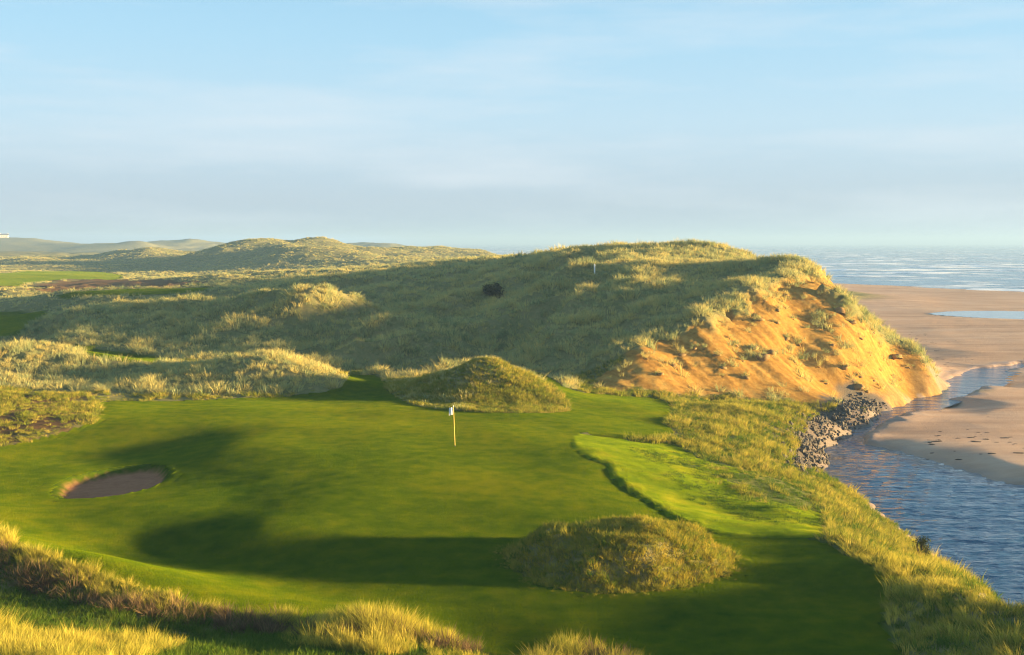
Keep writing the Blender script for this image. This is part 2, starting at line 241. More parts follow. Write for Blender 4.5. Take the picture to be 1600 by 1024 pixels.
def terrain(X, Y):
    z = base_h(X, Y); A = {}
    lawn = sdf(P_LAWN, X, Y); semi = sdf(P_SEMI, X, Y); sand = sdf(P_SAND, X, Y); riv = sdf(P_RIVER, X, Y); riv = riv + (.55 * fbm(X * .45, Y * .45, 3)) * (riv > -6)
    mound = sdf(P_MOUND, X, Y); bunk = sdf(P_BUNK, X, Y); brown = sdf(P_BROWN, X, Y); grav = sdf(P_GRAVEL, X, Y); heath = sdf(P_HEATH, X, Y)
    fair = np.max([sdf(p, X, Y) for p in P_FAIR], 0)
    fs = np.maximum(0.3, Y / 130.0)
    A['mown'] = np.maximum(smooth(-.12, .12, lawn) * (1 - smooth(-.05, .2, mound)), smooth(-.5, .5, fair / fs))
    A['semi'] = smooth(-.1, .15, semi) * (1 - .6 * smooth(3.5, 7.5, -lawn + 1.6 * fbm(X * .35, Y * .35, 3)))
    edge = fbm(X * .5, Y * .5, 3) * 1.2
    A['sand'] = smooth(-.3, .5, sand + edge)
    leftbank = (X < 21.5) & (Y < 73)
    beach = smooth(1.6, 1.0, z) * smooth(14, 24, X); beach = np.where(leftbank, smooth(-.9, -.3, riv + .5 * fbm(X * .8, Y * .8, 2)) * smooth(1.5, .9, z), beach)
    A['beach'] = np.maximum(beach * (1 - A['sand']), smooth(-.1, .4, riv) * smooth(2.2, 1.4, z))
    A['gravel'] = smooth(-1.9, -1.0, grav + .6 * fbm(X, Y, 2)) * (riv < .6)
    A['brown'] = np.maximum(smooth(-1.5, 1.5, brown + 2 * fbm(X * .4, Y * .4, 3)), smooth(-2, 2, heath + 4 * fbm(X * .1, Y * .1, 3)) * (Y > 200))
    A['wet'] = smooth(-1.8, -.1, riv + .5 * fbm(X * .7, Y * .7, 2)) * (1 - A['sand'] * .6)
    A['bunker'] = smooth(-.05, .08, bunk)
    bare = np.maximum.reduce([A['mown'], A['sand'], A['beach'], A['bunker']])
    hill = np.clip(1 - np.maximum(bare, 0.0), 0, 1) * (1 - .75 * A['semi'])
    A['hill'] = hill
    for bx, bw, bY, bh, wl, wr, wy in ((390, 0, 460, 3.6, 13, 20, 34), (345, 0, 490, 2.2, 12, 16, 30), (440, 0, 418, 2.6, 12, 14, 20), (502, 0, 480, 3.6, 9, 14, 22), (650, 0, 505, 2.9, 10, 18, 25), (692, 0, 530, 2.9, 12, 22, 25), (612, 0, 505, 2.0, 10, 12, 25), (255, 0, 560, 4.2, 14, 17, 30), (30, 0, 520, 2.6, 14, 20, 25), (130, 0, 560, 2.4, 14, 20, 25), (190, 0, 570, 2.2, 12, 18, 25)):
        dx = X - (bx - 800) / FPX * bY; z = z + .8 * bh * np.exp(-np.sqrt((dx / np.where(dx < 0, wl, wr)) ** 2 + ((Y - bY) / wy) ** 2 + .06) + .245)
    # tussocky relief of the rough ground
    big = smooth(60, 110, Y)
    z = z + hill * ((.05 + .10 * big) * fbm(X * .75, Y * .75, 3) + (.10 + .32 * big * smooth(.2, 4, -lawn)) * fbm(X * .15 + 5, Y * .13, 3) + smooth(300, 480, Y) * 1.5 * smooth(-1, 4, z) * fbm(X * .032, Y * .022 + 3, 4))
    fold = smooth(75, 95, Y) * smooth(235, 190, Y) * smooth(14, 4, X - (Y - 110) * .1) * smooth(-40, -12, X + (Y - 110) * .1)
    away = smooth(.2, 6, -np.maximum(lawn, fair)); fold = fold * away
    z = z + hill * fold * 1.5 * (.7 - 2.2 * np.abs(fbm((X * .62 - Y * .78) * .075, (X * .78 + Y * .62) * .028 + 4, 3)))
    spur = smooth(0, 4, sdf(P_MID, X, Y)) + .35 * smooth(0, 3, sdf(P_LEFT, X, Y)) + .35 * smooth(150, 190, Y) * smooth(330, 260, Y) * smooth(-5, -25, X)
    z = z + hill * away * spur * .5 * fbm(X * .15 + .06 * Y, Y * .06, 3)
    z = z + A['semi'] * (.02 * fbm(X * .8, Y * .8, 3) + .14 * fbm(X * .14, Y * .14 + 40, 2))
    z = z + A['mown'] * (.15 * fbm(X * .085 + 2, Y * .085, 2) + .02 * fbm(X * .3, Y * .3, 2)) * smooth(150, 80, Y)
    z = z + ((.012 * smooth(-.25, .15, -lawn) - .012)) * (np.abs(lawn) < 60) * 1.0
    # mound
    mound = mound + .28 * fbm(X * .8, Y * .8, 2) * (mound > -3); A['_moundn'] = mound; tm = smooth(-.1, 1.6, mound)
    mx, my = np.mean(P_MOUND, 0)
    z = z + tm * (.92 + .42 * np.exp(-(((X - mx - .9) / 1.5) ** 2 + ((Y - my) / 2.0) ** 2)) + .22 * np.exp(-(((X - mx + 2.1) / 1.2) ** 2 + ((Y - my) / 1.8) ** 2)) + .16 * fbm(X * .85, Y * .85, 4))
    hx_, hy_ = WY(757, 560, 77.5)[:2]; z = z + .42 * np.exp(-np.sqrt((((X - hx_) * .8 + (Y - hy_) * .35) / 1.9) ** 2 + ((Y - hy_) / 1.7) ** 2 + .02)) * (1 - A['mown'])
    # bunker: scooped out, low lip
    z = z - .36 * smooth(-.22, .12, bunk) 
    # sand face: scarp under the turf, rills and slumps
    up = smooth(-.2, .6, sand + edge) * smooth(4.0, 7.5, z)
    d = np.maximum(sand + edge, 0)
    z = z - up * .72 * np.exp(-d / 4.0) * smooth(5.5, 9, z)
    q = X * .75 + Y * .66; p = X * .66 - Y * .75
    rill = fbm(q * .5, p * .10, 4, .55)
    z = z + A['sand'] * smooth(1.2, 4, z) * (.15 * rill - .08 * np.abs(gnoise(q * .28, p * .05)) + .11 * fbm(q * 1.1, p * .42, 4, .68))
    ck = smooth(.352, .388, X / np.maximum(Y, 1)) * (Y > 66); z = z * (1 - ck) + ck * np.minimum(z, .75 - .2 * smooth(85, 100, Y) + .1 * np.tanh((z - .75) * 2))
    # beach and river channel
    z = z + A['beach'] * (1 - smooth(-1, .5, riv)) * .09 * fbm(X * .05, Y * .09, 4)
    chan = smooth(-.45, 1.6, riv); z = np.where(riv > -.45, np.minimum(z, z * (1 - chan) + (-.45) * chan), z)
    pool = sdf(P_POOL, X, Y); z = np.where(pool > -4, z * (1 - smooth(-4, 1.5, pool)) + .30 * smooth(-4, 1.5, pool), z)
    A['_lawn'] = lawn; A['_mound'] = A.pop('_moundn'); A['_riv'] = riv; A['_fair'] = fair; A['_bunk'] = bunk; A['_semi'] = semi; A['_sandsd'] = sand; A['_brown'] = brown; A['_grav'] = grav
    return z, A
ZW = 0.28            # level of the stream

def stepped(lo, hi, f):
    v = [lo]
    while v[-1] < hi: v.append(v[-1] + f(v[-1]))
    return np.array(v)
gx1 = np.arange(-100, 112.01, .28)
gy1 = stepped(20, 262, lambda y: .17 if y < 58 else (.24 if y < 125 else .24 + (y - 125) * .006))
gx2 = np.concatenate([stepped(-1700, -390, lambda x: 9), stepped(-384, -140, lambda x: 3), stepped(-136, 200, lambda x: 2.0), stepped(204, 330, lambda x: 12)])
gy2 = stepped(258, 3000, lambda y: 1.2 + (y - 258) * .009)
gx3 = stepped(112, 330, lambda x: 1.6)
gy3 = stepped(20, 262, lambda y: 1.3)
GR = []
for gx, gy in ((gx1, gy1), (gx2, gy2), (gx3, gy3)):
    X, Y = np.meshgrid(gx, gy); Z, A = terrain(X, Y); GR.append([gx, gy, X, Y, Z, A])
GR[1][4][GR[1][3] < 262] -= .25 * 0 + .15
def ground(x, y):                       # height of the built ground
    gx, gy, X, Y, Z, A = GR[0]
    x = np.atleast_1d(np.asarray(x, float)); y = np.atleast_1d(np.asarray(y, float))
    def bil(gx, gy, Z):
        i = np.clip(np.searchsorted(gx, x) - 1, 0, len(gx) - 2); j = np.clip(np.searchsorted(gy, y) - 1, 0, len(gy) - 2)
        fx = np.clip((x - gx[i]) / (gx[i + 1] - gx[i]), 0, 1); fy = np.clip((y - gy[j]) / (gy[j + 1] - gy[j]), 0, 1)
        return (Z[j, i] * (1 - fx) + Z[j, i + 1] * fx) * (1 - fy) + (Z[j + 1, i] * (1 - fx) + Z[j + 1, i + 1] * fx) * fy
    near = bil(gx, gy, Z); far = bil(GR[1][0], GR[1][1], GR[1][4]); return np.where(y < 260, near, far)
def field(x, y, name):
    gx, gy, X, Y, Z, A = GR[0]
    x = np.asarray(x, float); y = np.asarray(y, float)
    def nn(G):
        i = np.clip(np.searchsorted(G[0], x), 0, len(G[0]) - 1); j = np.clip(np.searchsorted(G[1], y), 0, len(G[1]) - 1); return G[5][name][j, i]
    return np.where(y < 260, nn(GR[0]), nn(GR[1]))
def ghit(px, py):                       # view line against the built ground
    d = ray(px, py); ym = np.geomspace(21, 2900, 7000); xs = d[0] / d[1] * ym; zs = ZC + d[2] / d[1] * ym; g = ground(xs, ym)
    k = np.where(zs < g)[0]; k = k[0] if len(k) else len(ym) - 1
    return float(xs[k]), float(ym[k]), float(g[k])

# ------------------------------------------------------------------ materials
def mat(name):
    m = bpy.data.materials.new(name); m.use_nodes = True; nt = m.node_tree; nt.nodes.clear()
    return m, nt, nt.nodes.new, nt.links.new
def noise_node(N, L, vec, scale, detail=4, rough=.55):
    n = N('ShaderNodeTexNoise'); n.inputs['Scale'].default_value = scale; n.inputs['Detail'].default_value = detail; n.inputs['Roughness'].default_value = rough
    if vec is not None: L(vec, n.inputs['Vector'])
    return n.outputs[0]
def ramp_node(N, L, fac, stops):
    r = N('ShaderNodeValToRGB'); e = r.color_ramp.elements
    e[0].position, e[0].color = stops[0][0], (*stops[0][1], 1); e[1].position, e[1].color = stops[-1][0], (*stops[-1][1], 1)
    for p, c in stops[1:-1]: k = e.new(p); k.color = (*c, 1)
    L(fac, r.inputs[0]); return r.outputs[0]
def mixc(N, L, f, a, b, mode='MIX'):
    m = N('ShaderNodeMixRGB'); m.blend_type = mode
    for s, v in ((m.inputs[0], f), (m.inputs[1], a), (m.inputs[2], b)):
        if isinstance(v, (int, float)): s.default_value = v
        elif isinstance(v, tuple): s.default_value = (*v, 1)
        else: L(v, s)
    return m.outputs[0]
def math_(N, L, op, a, b=None, clamp=False):
    m = N('ShaderNodeMath'); m.operation = op; m.use_clamp = clamp
    for s, v in ((m.inputs[0], a), (m.inputs[1], b)):
        if v is None: continue
        if isinstance(v, (int, float)): s.default_value = v
        else: L(v, s)
    return m.outputs[0]

def ground_material():
    m, nt, N, L = mat('links_ground')
    out = N('ShaderNodeOutputMaterial'); pos = N('ShaderNodeNewGeometry').outputs['Position']
    def at(n): a = N('ShaderNodeAttribute'); a.attribute_name = n; return a.outputs['Fac']
    n1 = noise_node(N, L, pos, .35, 5); n2 = noise_node(N, L, pos, 3.0, 5, .65); n3 = noise_node(N, L, pos, 14, 3, .6); n4 = noise_node(N, L, pos, .06, 4)
    # dune turf under the tall grass
    turf = ramp_node(N, L, mixc(N, L, .5, n1, n2), [(.32, (.11, .13, .045)), (.5, (.19, .18, .075)), (.68, (.28, .23, .10))])
    # mown lawn with faint mowing bands
    mp = N('ShaderNodeMapping'); mp.inputs['Rotation'].default_value = (0, 0, R(64)); L(pos, mp.inputs[0])
    wv = N('ShaderNodeTexWave'); wv.inputs['Scale'].default_value = .22; wv.inputs['Distortion'].default_value = 1.2; wv.inputs['Detail'].default_value = 2; wv.inputs['Detail Scale'].default_value = .3
    L(mp.outputs[0], wv.inputs['Vector'])
    lf = mixc(N, L, .18, mixc(N, L, .4, n1, n2), wv.outputs[0]); lf = mixc(N, L, .35, lf, n4)
    lawn = ramp_node(N, L, lf, [(.33, (.042, .082, .004)), (.5, (.062, .098, .004)), (.66, (.092, .112, .006))])
    semi = ramp_node(N, L, mixc(N, L, .5, n1, n2), [(.33, (.055, .10, .008)), (.5, (.095, .14, .010)), (.66, (.155, .155, .02))])
    mps = N('ShaderNodeMapping'); mps.inputs['Rotation'].default_value = (0, 0, R(49)); L(pos, mps.inputs[0])
    mps2 = N('ShaderNodeMapping'); mps2.inputs['Scale'].default_value = (.16, 1.3, .35); L(mps.outputs[0], mps2.inputs[0]); n5 = noise_node(N, L, mps2.outputs[0], 1.0, 6, .68)
    sand = ramp_node(N, L, mixc(N, L, .6, n2, n5), [(.33, (.17, .085, .022)), (.5, (.305, .17, .042)), (.66, (.40, .25, .07))])
    mpb = N('ShaderNodeMapping'); mpb.inputs['Scale'].default_value = (.05, .35, 1); L(pos, mpb.inputs[0]); n6 = noise_node(N, L, mpb.outputs[0], 1.0, 6, .62)
    bch = ramp_node(N, L, mixc(N, L, .55, mixc(N, L, .3, n4, n1), n6), [(.33, (.32, .21, .145)), (.5, (.44, .30, .21)), (.66, (.53, .385, .28))])
    brown = ramp_node(N, L, mixc(N, L, .5, n1, n2), [(.3, (.085, .075, .02)), (.5, (.16, .09, .045)), (.7, (.20, .15, .05))])
    grav = ramp_node(N, L, n3, [(.3, (.07, .06, .05)), (.7, (.17, .145, .115))])
    bunk = ramp_node(N, L, n2, [(.3, (.26, .12, .065)), (.7, (.34, .165, .09))])
    c = mixc(N, L, at('brown'), turf, brown)
    c = mixc(N, L, at('semi'), c, semi); c = mixc(N, L, at('mown'), c, lawn)
    c = mixc(N, L, at('beach'), c, bch); c = mixc(N, L, at('sand'), c, sand); c = mixc(N, L, at('gravel'), c, grav)
    c = mixc(N, L, at('bunker'), c, bunk)
    c = mixc(N, L, math_(N, L, 'MULTIPLY', at('wet'), .55), c, (.13, .085, .06))
    bs = N('ShaderNodeBsdfPrincipled'); L(c, bs.inputs['Base Color'])
    L(math_(N, L, 'MULTIPLY', at('wet'), .4), bs.inputs['Specular IOR Level'])
    rg = math_(N, L, 'SUBTRACT', .95, math_(N, L, 'MULTIPLY', at('wet'), .45)); L(rg, bs.inputs['Roughness'])
    bare = math_(N, L, 'ADD', math_(N, L, 'ADD', at('beach'), at('sand')), at('bunker'), True)
    # turf is a nap of upright blades: fine steep relief
    fine = noise_node(N, L, pos, 22, 3, .7); med = noise_node(N, L, pos, 2.2, 4, .6)
    h = math_(N, L, 'ADD', math_(N, L, 'MULTIPLY', fine, .10), math_(N, L, 'MULTIPLY', med, .10))
    b = N('ShaderNodeBump'); b.inputs['Distance'].default_value = 1.0
    L(math_(N, L, 'SUBTRACT', .95, math_(N, L, 'MULTIPLY', bare, .45)), b.inputs['Strength']); L(h, b.inputs['Height']); L(b.outputs[0], bs.inputs['Normal'])
    L(bs.outputs[0], out.inputs[0]); return m
M_GROUND = ground_material()

def grass_material(name, stops, trans=.35, big=.08, small=.9, rnd=.42):
    m, nt, N, L = mat(name); out = N('ShaderNodeOutputMaterial'); pos = N('ShaderNodeNewGeometry').outputs['Position']
    oi = N('ShaderNodeObjectInfo'); n1 = noise_node(N, L, pos, big, 4); n2 = noise_node(N, L, pos, small, 3)
    f = mixc(N, L, rnd, mixc(N, L, .5, n1, n2), oi.outputs['Random'])
    c = ramp_node(N, L, f, stops)
    d = N('ShaderNodeBsdfDiffuse'); t = N('ShaderNodeBsdfTranslucent'); L(c, d.inputs[0]); L(c, t.inputs[0])
    mx = N('ShaderNodeMixShader'); mx.inputs[0].default_value = trans; L(d.outputs[0], mx.inputs[1]); L(t.outputs[0], mx.inputs[2]); L(mx.outputs[0], out.inputs[0]); return m
M_MARRAM = grass_material('marram', [(.31, (.15, .20, .08)), (.42, (.35, .38, .17)), (.54, (.47, .41, .15)), (.67, (.56, .45, .15))], rnd=.3)
M_STRAW = grass_material('straw_grass', [(.25, (.19, .21, .03)), (.45, (.40, .35, .05)), (.75, (.60, .48, .085))])
M_ROUGH = grass_material('rough_grass', [(.25, (.14, .19, .022)), (.5, (.28, .27, .035)), (.75, (.46, .35, .07))], big=.12)
M_TURF = grass_material('turf_grass', [(.25, (.13, .18, .02)), (.45, (.25, .245, .03)), (.6, (.38, .30, .04)), (.75, (.50, .38, .07))], big=.5, small=2.2, rnd=.3)
M_GREEN = grass_material('green_grass', [(.25, (.05, .11, .01)), (.5, (.09, .15, .015)), (.75, (.15, .18, .025))])
M_DEAD = grass_material('dead_grass', [(.25, (.09, .06, .035)), (.5, (.17, .115, .06)), (.75, (.28, .19, .09))])
def plain(name, col, rough=.7, spec=.3, var=.25, scale=6):
    m, nt, N, L = mat(name); out = N('ShaderNodeOutputMaterial'); pos = N('ShaderNodeTexCoord').outputs['Object']
    n = noise_node(N, L, pos, scale, 4); c = ramp_node(N, L, n, [(.3, tuple(v * (1 - var) for v in col)), (.7, tuple(min(1, v * (1 + var)) for v in col))])
    bs = N('ShaderNodeBsdfPrincipled'); L(c, bs.inputs['Base Color']); bs.inputs['Roughness'].default_value = rough; bs.inputs['Specular IOR Level'].default_value = spec
    L(bs.outputs[0], out.inputs[0]); return m
def water_material(name, body, scale, strength, stretch, rough=.06):
    m, nt, N, L = mat(name); out = N('ShaderNodeOutputMaterial'); pos = N('ShaderNodeNewGeometry').outputs['Position']
    mp = N('ShaderNodeMapping'); mp.inputs['Scale'].default_value = stretch; mp.inputs['Rotation'].default_value = (0, 0, R(-12)); L(pos, mp.inputs[0])
    a = noise_node(N, L, mp.outputs[0], scale, 4, .55); b_ = noise_node(N, L, mp.outputs[0], scale * .27, 2, .5)
    h = math_(N, L, 'ADD', math_(N, L, 'MULTIPLY', a, .5), b_)
    b = N('ShaderNodeBump'); b.inputs['Strength'].default_value = 1; b.inputs['Distance'].default_value = strength; L(h, b.inputs['Height'])
    bs = N('ShaderNodeBsdfPrincipled'); bs.inputs['Roughness'].default_value = rough; bs.inputs['IOR'].default_value = 1.33
    L(b.outputs[0], bs.inputs['Normal'])
    fo = N('ShaderNodeAttribute'); fo.attribute_name = 'foam'; sh = N('ShaderNodeAttribute'); sh.attribute_name = 'shallow'
    c = mixc(N, L, sh.outputs['Fac'], body, (.20, .135, .09)); c = mixc(N, L, fo.outputs['Fac'], c, (.80, .82, .84)); L(c, bs.inputs['Base Color'])
    L(math_(N, L, 'ADD', rough, math_(N, L, 'MULTIPLY', fo.outputs['Fac'], .6), True), bs.inputs['Roughness'])
    L(bs.outputs[0], out.inputs[0]); return m
M_RIVER = water_material('stream_water', (.010, .052, .12), 2.0, .32, (.55, 1.5, 1))
M_SEA = water_material('sea_water', (.03, .085, .135), .25, .7, (.4, 1.2, 1), .15)
M_POOL = water_material('pool_water', (.10, .12, .13), 1.0, .004, (1, 1, 1), .04)
M_STONE = plain('grey_stone', (.088, .078, .066), .85, .2, .45, 2.5)
M_WHITE = plain('white_paint', (.82, .82, .80), .5, .3, .05)
M_YELLOW = plain('yellow_paint', (.62, .45, .07), .4, .4, .1)
M_CLOTH = plain('flag_cloth', (.86, .86, .85), .8, .1, .04)
M_BLACK = plain('dark_metal', (.04, .04, .04), .6, .3, .2)
M_WEED = plain('seaweed', (.045, .032, .022), .8, .2, .4)
M_WALLW = plain('pale_render', (.72, .69, .62), .9, .1, .06, .4)
M_SLATE = plain('slate', (.12, .12, .13), .8, .2, .2, .5)
M_GLASS = plain('window_glass', (.05, .06, .07), .15, .5, .1)

# ------------------------------------------------------------------ ground meshes, one per stretch of land
def vnormals(gx, gy, Z):
    dzx = np.gradient(Z, gx, axis=1); dzy = np.gradient(Z, gy, axis=0); n = np.stack([-dzx, -dzy, np.ones_like(Z)], -1)
    return n / np.linalg.norm(n, axis=-1, keepdims=True)
ATT = ('mown', 'semi', 'sand', 'beach', 'gravel', 'brown', 'wet', 'bunker')
def region_mesh(name, parts, parent=None):
    V, F, NO, AT = [], [], [], {a: [] for a in ATT}; off = 0
    for G, fm in parts:
        gx, gy, X, Y, Z, A = G
        if 'N' not in A: A['N'] = vnormals(gx, gy, Z)
        j, i = np.where(fm)
        if not len(j): continue
        nx = len(gx); q = np.stack([j * nx + i, j * nx + i + 1, (j + 1) * nx + i + 1, (j + 1) * nx + i], 1)
        used, inv = np.unique(q, return_inverse=True); F.append(inv.reshape(-1, 4) + off); off += len(used)
        V.append(np.stack([X.ravel()[used], Y.ravel()[used], Z.ravel()[used]], 1)); NO.append(A['N'].reshape(-1, 3)[used])
        for a in ATT: AT[a].append(A[a].ravel()[used])
    V = np.concatenate(V); F = np.concatenate(F); NO = np.concatenate(NO)
    me = bpy.data.meshes.new(name); me.vertices.add(len(V)); me.vertices.foreach_set('co', V.ravel().astype(np.float32))
    me.loops.add(F.size); me.loops.foreach_set('vertex_index', F.ravel().astype(np.int32))
    me.polygons.add(len(F)); me.polygons.foreach_set('loop_start', np.arange(0, F.size, 4, dtype=np.int32))
    me.polygons.foreach_set('use_smooth', np.ones(len(F), bool))
    for a in ATT:
        at = me.attributes.new(a, 'FLOAT', 'POINT'); at.data.foreach_set('value', np.concatenate(AT[a]).astype(np.float32))
    me.update(); me.validate(); me.normals_split_custom_set_from_vertices(NO.tolist())
    me.materials.append(M_GROUND); o = bpy.data.objects.new(name, me); COL.objects.link(o)
    if parent: o.parent = parent
    return o
def fc(a): return (a[:-1, :-1] + a[1:, :-1] + a[:-1, 1:] + a[1:, 1:]) / 4
def classes(G):
    gx, gy, X, Y, Z, A = G; x, y, z = fc(X), fc(Y), fc(Z); k = np.zeros(x.shape, int)
    def setk(cond, v): k[(k == 0) & cond] = v
    setk((fc(A['_mound']) > 0), 2)
    setk((fc(A['_bunk']) > .0), 3)
    setk((fc(A['_lawn']) > 0), 1)
    setk(fc(A['_fair']) > 0, 12)
    setk(fc(A['_semi']) > 0, 5)
    setk((fc(A['beach']) > .5) & (fc(A['sand']) < .5) & (x > 12), 6)
    setk((fc(A['sand']) > .5) & (y < 200), 8)
    setk(sdf(P_LEFT, x, y) > 0, 9); setk(sdf(P_HILLOCK, x, y) > 0, 10); setk(sdf(P_MID, x, y) > 0, 11)
    setk((y < 42) & (x < 5), 4)
    setk((y < 92) & (x > 5), 7)
    setk((fc(A['_brown']) > -2) & (y < 100), 13)
    setk((y < 100) & (x < -12), 13)
    setk((y < 215 - .25 * x) & (x > -30 - (y - 120) * .12) & (y < 262), 8)
    setk(x > 62, 6)
    setk(y < 330, 14); setk(y < 800, 15); k[k == 0] = 16
    return k
KL = [classes(G) for G in GR]
def region(name, ids, label, cat, parent=None):
    o = region_mesh(name, [(G, np.isin(K, ids)) for G, K in zip(GR, KL)], parent)
    if not parent: tag(o, label, cat, kind='structure')
    return o
G_LAWN = region('golf_green', [1], 'smooth mown green lawn rolling around the flagstick', 'golf green')
G_MOUND = region('grass_mound', [2], 'oval mound of rough golden grass rising from the mown lawn', 'mound')
G_BUNK = region('sand_bunker', [3], 'small reddish sand bunker sunk into the lawn', 'bunker')
G_FORE = region('grass_bank', [4], 'foreground bank with straw coloured tall grass and a brown eroded edge', 'grass bank')
G_SEMI = region('rough_slope', [5], 'bright green slope of semi rough beside the mown lawn', 'slope')
G_BEACH = region('beach', [6], 'wide flat pinkish sand beach beyond the stream', 'beach')
G_RBANK = region('river_bank', [7], 'tussocky golden grass bank running along the stream', 'river bank')
G_DUNE = region('dune', [8], 'large grassy dune whose seaward end is eroded to bare orange sand', 'dune')
G_LEFT = region('dune', [9], 'low grassy dune ridge behind the bunker with sunlit crest', 'dune')
G_HILLOCK = region('dune', [10], 'small grassy hillock just behind the flagstick', 'dune')
G_MID = region('dune', [11], 'broad rounded grassy dune between the low ridge and the far fairways', 'dune')
G_FAIR = region('fairway', [12], 'strips of mown fairway between the distant dunes', 'fairway')
G_BROWN = region('rough_ground', [13], 'reddish brown rough patch beside the mown lawn', 'rough ground')
G_REAR = region('rear_links', [14], 'rolling tussocky ground behind the broad rounded dune', 'rough ground')
G_FARD = region('far_dunes', [15], 'distant sunlit dunes with shaded flanks on the skyline', 'dunes')
G_HILLS = region('hills', [16], 'hazy blue hills on the horizon', 'hills')

# ------------------------------------------------------------------ water
def sheet(name, gx, gy, fz, mat_, keep=None, atts=None):
    X, Y = np.meshgrid(gx, gy); Z, at = fz(X, Y); nx = len(gx)
    j, i = np.where(np.ones((len(gy) - 1, nx - 1), bool) if keep is None else keep(fc(X), fc(Y)))
    q = np.stack([j * nx + i, j * nx + i + 1, (j + 1) * nx + i + 1, (j + 1) * nx + i], 1); used, inv = np.unique(q, return_inverse=True)
    V = np.stack([X.ravel()[used], Y.ravel()[used], Z.ravel()[used]], 1)
    o = mesh_obj(name, V, inv.reshape(-1, 4), mat_, smooth_=True)
    for a, v in at.items():
        t = o.data.attributes.new(a, 'FLOAT', 'POINT'); t.data.foreach_set('value', v.ravel()[used].astype(np.float32))
    return o
def river_z(X, Y):
    s = sdf(P_RIVER, X, Y); a = smooth(100, 80, Y) * (.6 + .4 * smooth(-.4, .4, fbm(X * .07, Y * .1, 2)))
    wob = 1.4 * fbm(X * .16, Y * .3, 3); w1 = np.sin((Y * .96 + X * .28) * 6.28 / .95 + 2.2 * wob); w2 = np.sin((Y * .9 - X * .35) * 6.28 / .66 + 2 * wob + 1)
    return ZW + a * (.020 * w1 + .009 * w2 + .02 * fbm(X * .7, Y * 1.6, 3)), {'shallow': smooth(1.8, .2, s + fbm(X * .4, Y * .4, 2)) * .6 * smooth(60, 70, Y) * smooth(95, 85, Y), 'foam': 0 * X}
RV = sheet('stream', np.concatenate([np.arange(12, 50, .35), np.arange(50, 130, 1.)]), np.concatenate([np.arange(20, 100, .17), np.arange(100, 175, .6)]), river_z, M_RIVER, keep=lambda X, Y: sdf(P_RIVER, X, Y) > -1.5)
tag(RV, 'blue rippled tidal stream curving past the dune to the sea', 'stream', kind='structure')
PL = sheet('tide_pool', np.arange(75, 125, 1.), np.arange(205, 250, 1.), lambda X, Y: (.47 + 0 * X, {'foam': 0 * X, 'shallow': 0 * X}), M_POOL, keep=lambda X, Y: sdf(P_POOL, X, Y) > -3)
tag(PL, 'thin pale strip of water lying on the beach', 'tide pool', kind='structure')
def sea_z(X, Y):
    far = smooth(4000, 900, Y)
    ph = Y * .9 + X * .25
    s = np.sin(ph / 9.0 + 2.2 * fbm(X * .012, Y * .02, 3)); lump = fbm(X * .012, Y * .03 + 7, 3)
    crest = np.maximum(s, 0) ** 4 * smooth(-.15, .5, lump)
    shore = smooth(345, 380, Y + .55 * (X - 130) + 20 * 0)
    z = .75 * crest * shore + .10 * fbm(X * .08, Y * .2, 3)
    brk = fbm(X * .02 + 3, Y * .05, 4); streak = fbm(X * .05, Y * .22, 4)
    foam = np.clip(smooth(.14, .45, crest) * .95 + smooth(.0, .32, brk + .35 * streak) * smooth(-.15, .2, streak) * .95, 0, 1)
    foam = np.maximum(foam, smooth(.9, .3, np.abs(Y + .49 * (X - 149) - 345 + 5 * fbm(X * .03, Y * .0, 3)) / 6) * .8)
    return z * far, {'foam': foam * (.75 + .25 * smooth(2600, 700, Y)), 'shallow': 0 * X}
SEA = sheet('sea', np.concatenate([stepped(-420, 52, lambda x: 8), stepped(60, 420, lambda x: 2.2), stepped(424, 8000, lambda x: 4 + (x - 424) * .05)]), stepped(270, 9500, lambda y: .9 + max(0, y - 420) * .008), sea_z, M_SEA)
tag(SEA, 'blue grey sea with lines of white breakers', 'sea', kind='structure')

# ------------------------------------------------------------------ grass: tufts scattered over the hills
tuft_cols = {}
def tuft_mesh(name, n, h, w, rad, lean, wind, mat_, seg=3):
    V, F = [], []; r = random.Random(name)
    for k in range(n):
        a = r.uniform(0, 2 * math.pi); q = rad * math.sqrt(r.random()); bx, by = q * math.cos(a), q * math.sin(a)
        hh = h * r.uniform(.55, 1.1); l = lean * r.uniform(.3, 1.2) * hh; a2 = a + r.uniform(-.7, .7)
        dx, dy = l * math.cos(a2) + wind[0] * hh * r.uniform(.5, 1.2), l * math.sin(a2) + wind[1] * hh * r.uniform(.5, 1.2)
        fa = r.uniform(0, math.pi); wx, wy = w * .5 * math.cos(fa), w * .5 * math.sin(fa); b = len(V)
        for s in range(seg):
            t = s / seg; f = t ** 1.7; ww = 1 - .45 * t
            x, y, z = bx + dx * f, by + dy * f, hh * (t - .12 * t * t) - .05
            V += [(x - wx * ww, y - wy * ww, z), (x + wx * ww, y + wy * ww, z)]
        V.append((bx + dx, by + dy, hh * .88 - .05))
        for s in range(seg - 1): F.append((b + 2 * s, b + 2 * s + 1, b + 2 * s + 3, b + 2 * s + 2))
        F.append((b + 2 * seg - 2, b + 2 * seg - 1, b + 2 * seg))
    me = bpy.data.meshes.new(name); me.from_pydata(V, [], F); me.materials.append(mat_); return me
def tuft_set(key, count, **kw):
    c = bpy.data.collections.new('tufts_' + key)
    for k in range(count):
        o = bpy.data.objects.new(f'tuft_{key}_{k}', tuft_mesh(f'tuft_{key}_{k}', **kw)); c.objects.link(o)
    tuft_cols[key] = c
WIND = (-.22, .10)
tuft_set('marram', 5, n=30, h=.56, w=.028, rad=.30, lean=.65, wind=WIND, mat_=M_MARRAM)
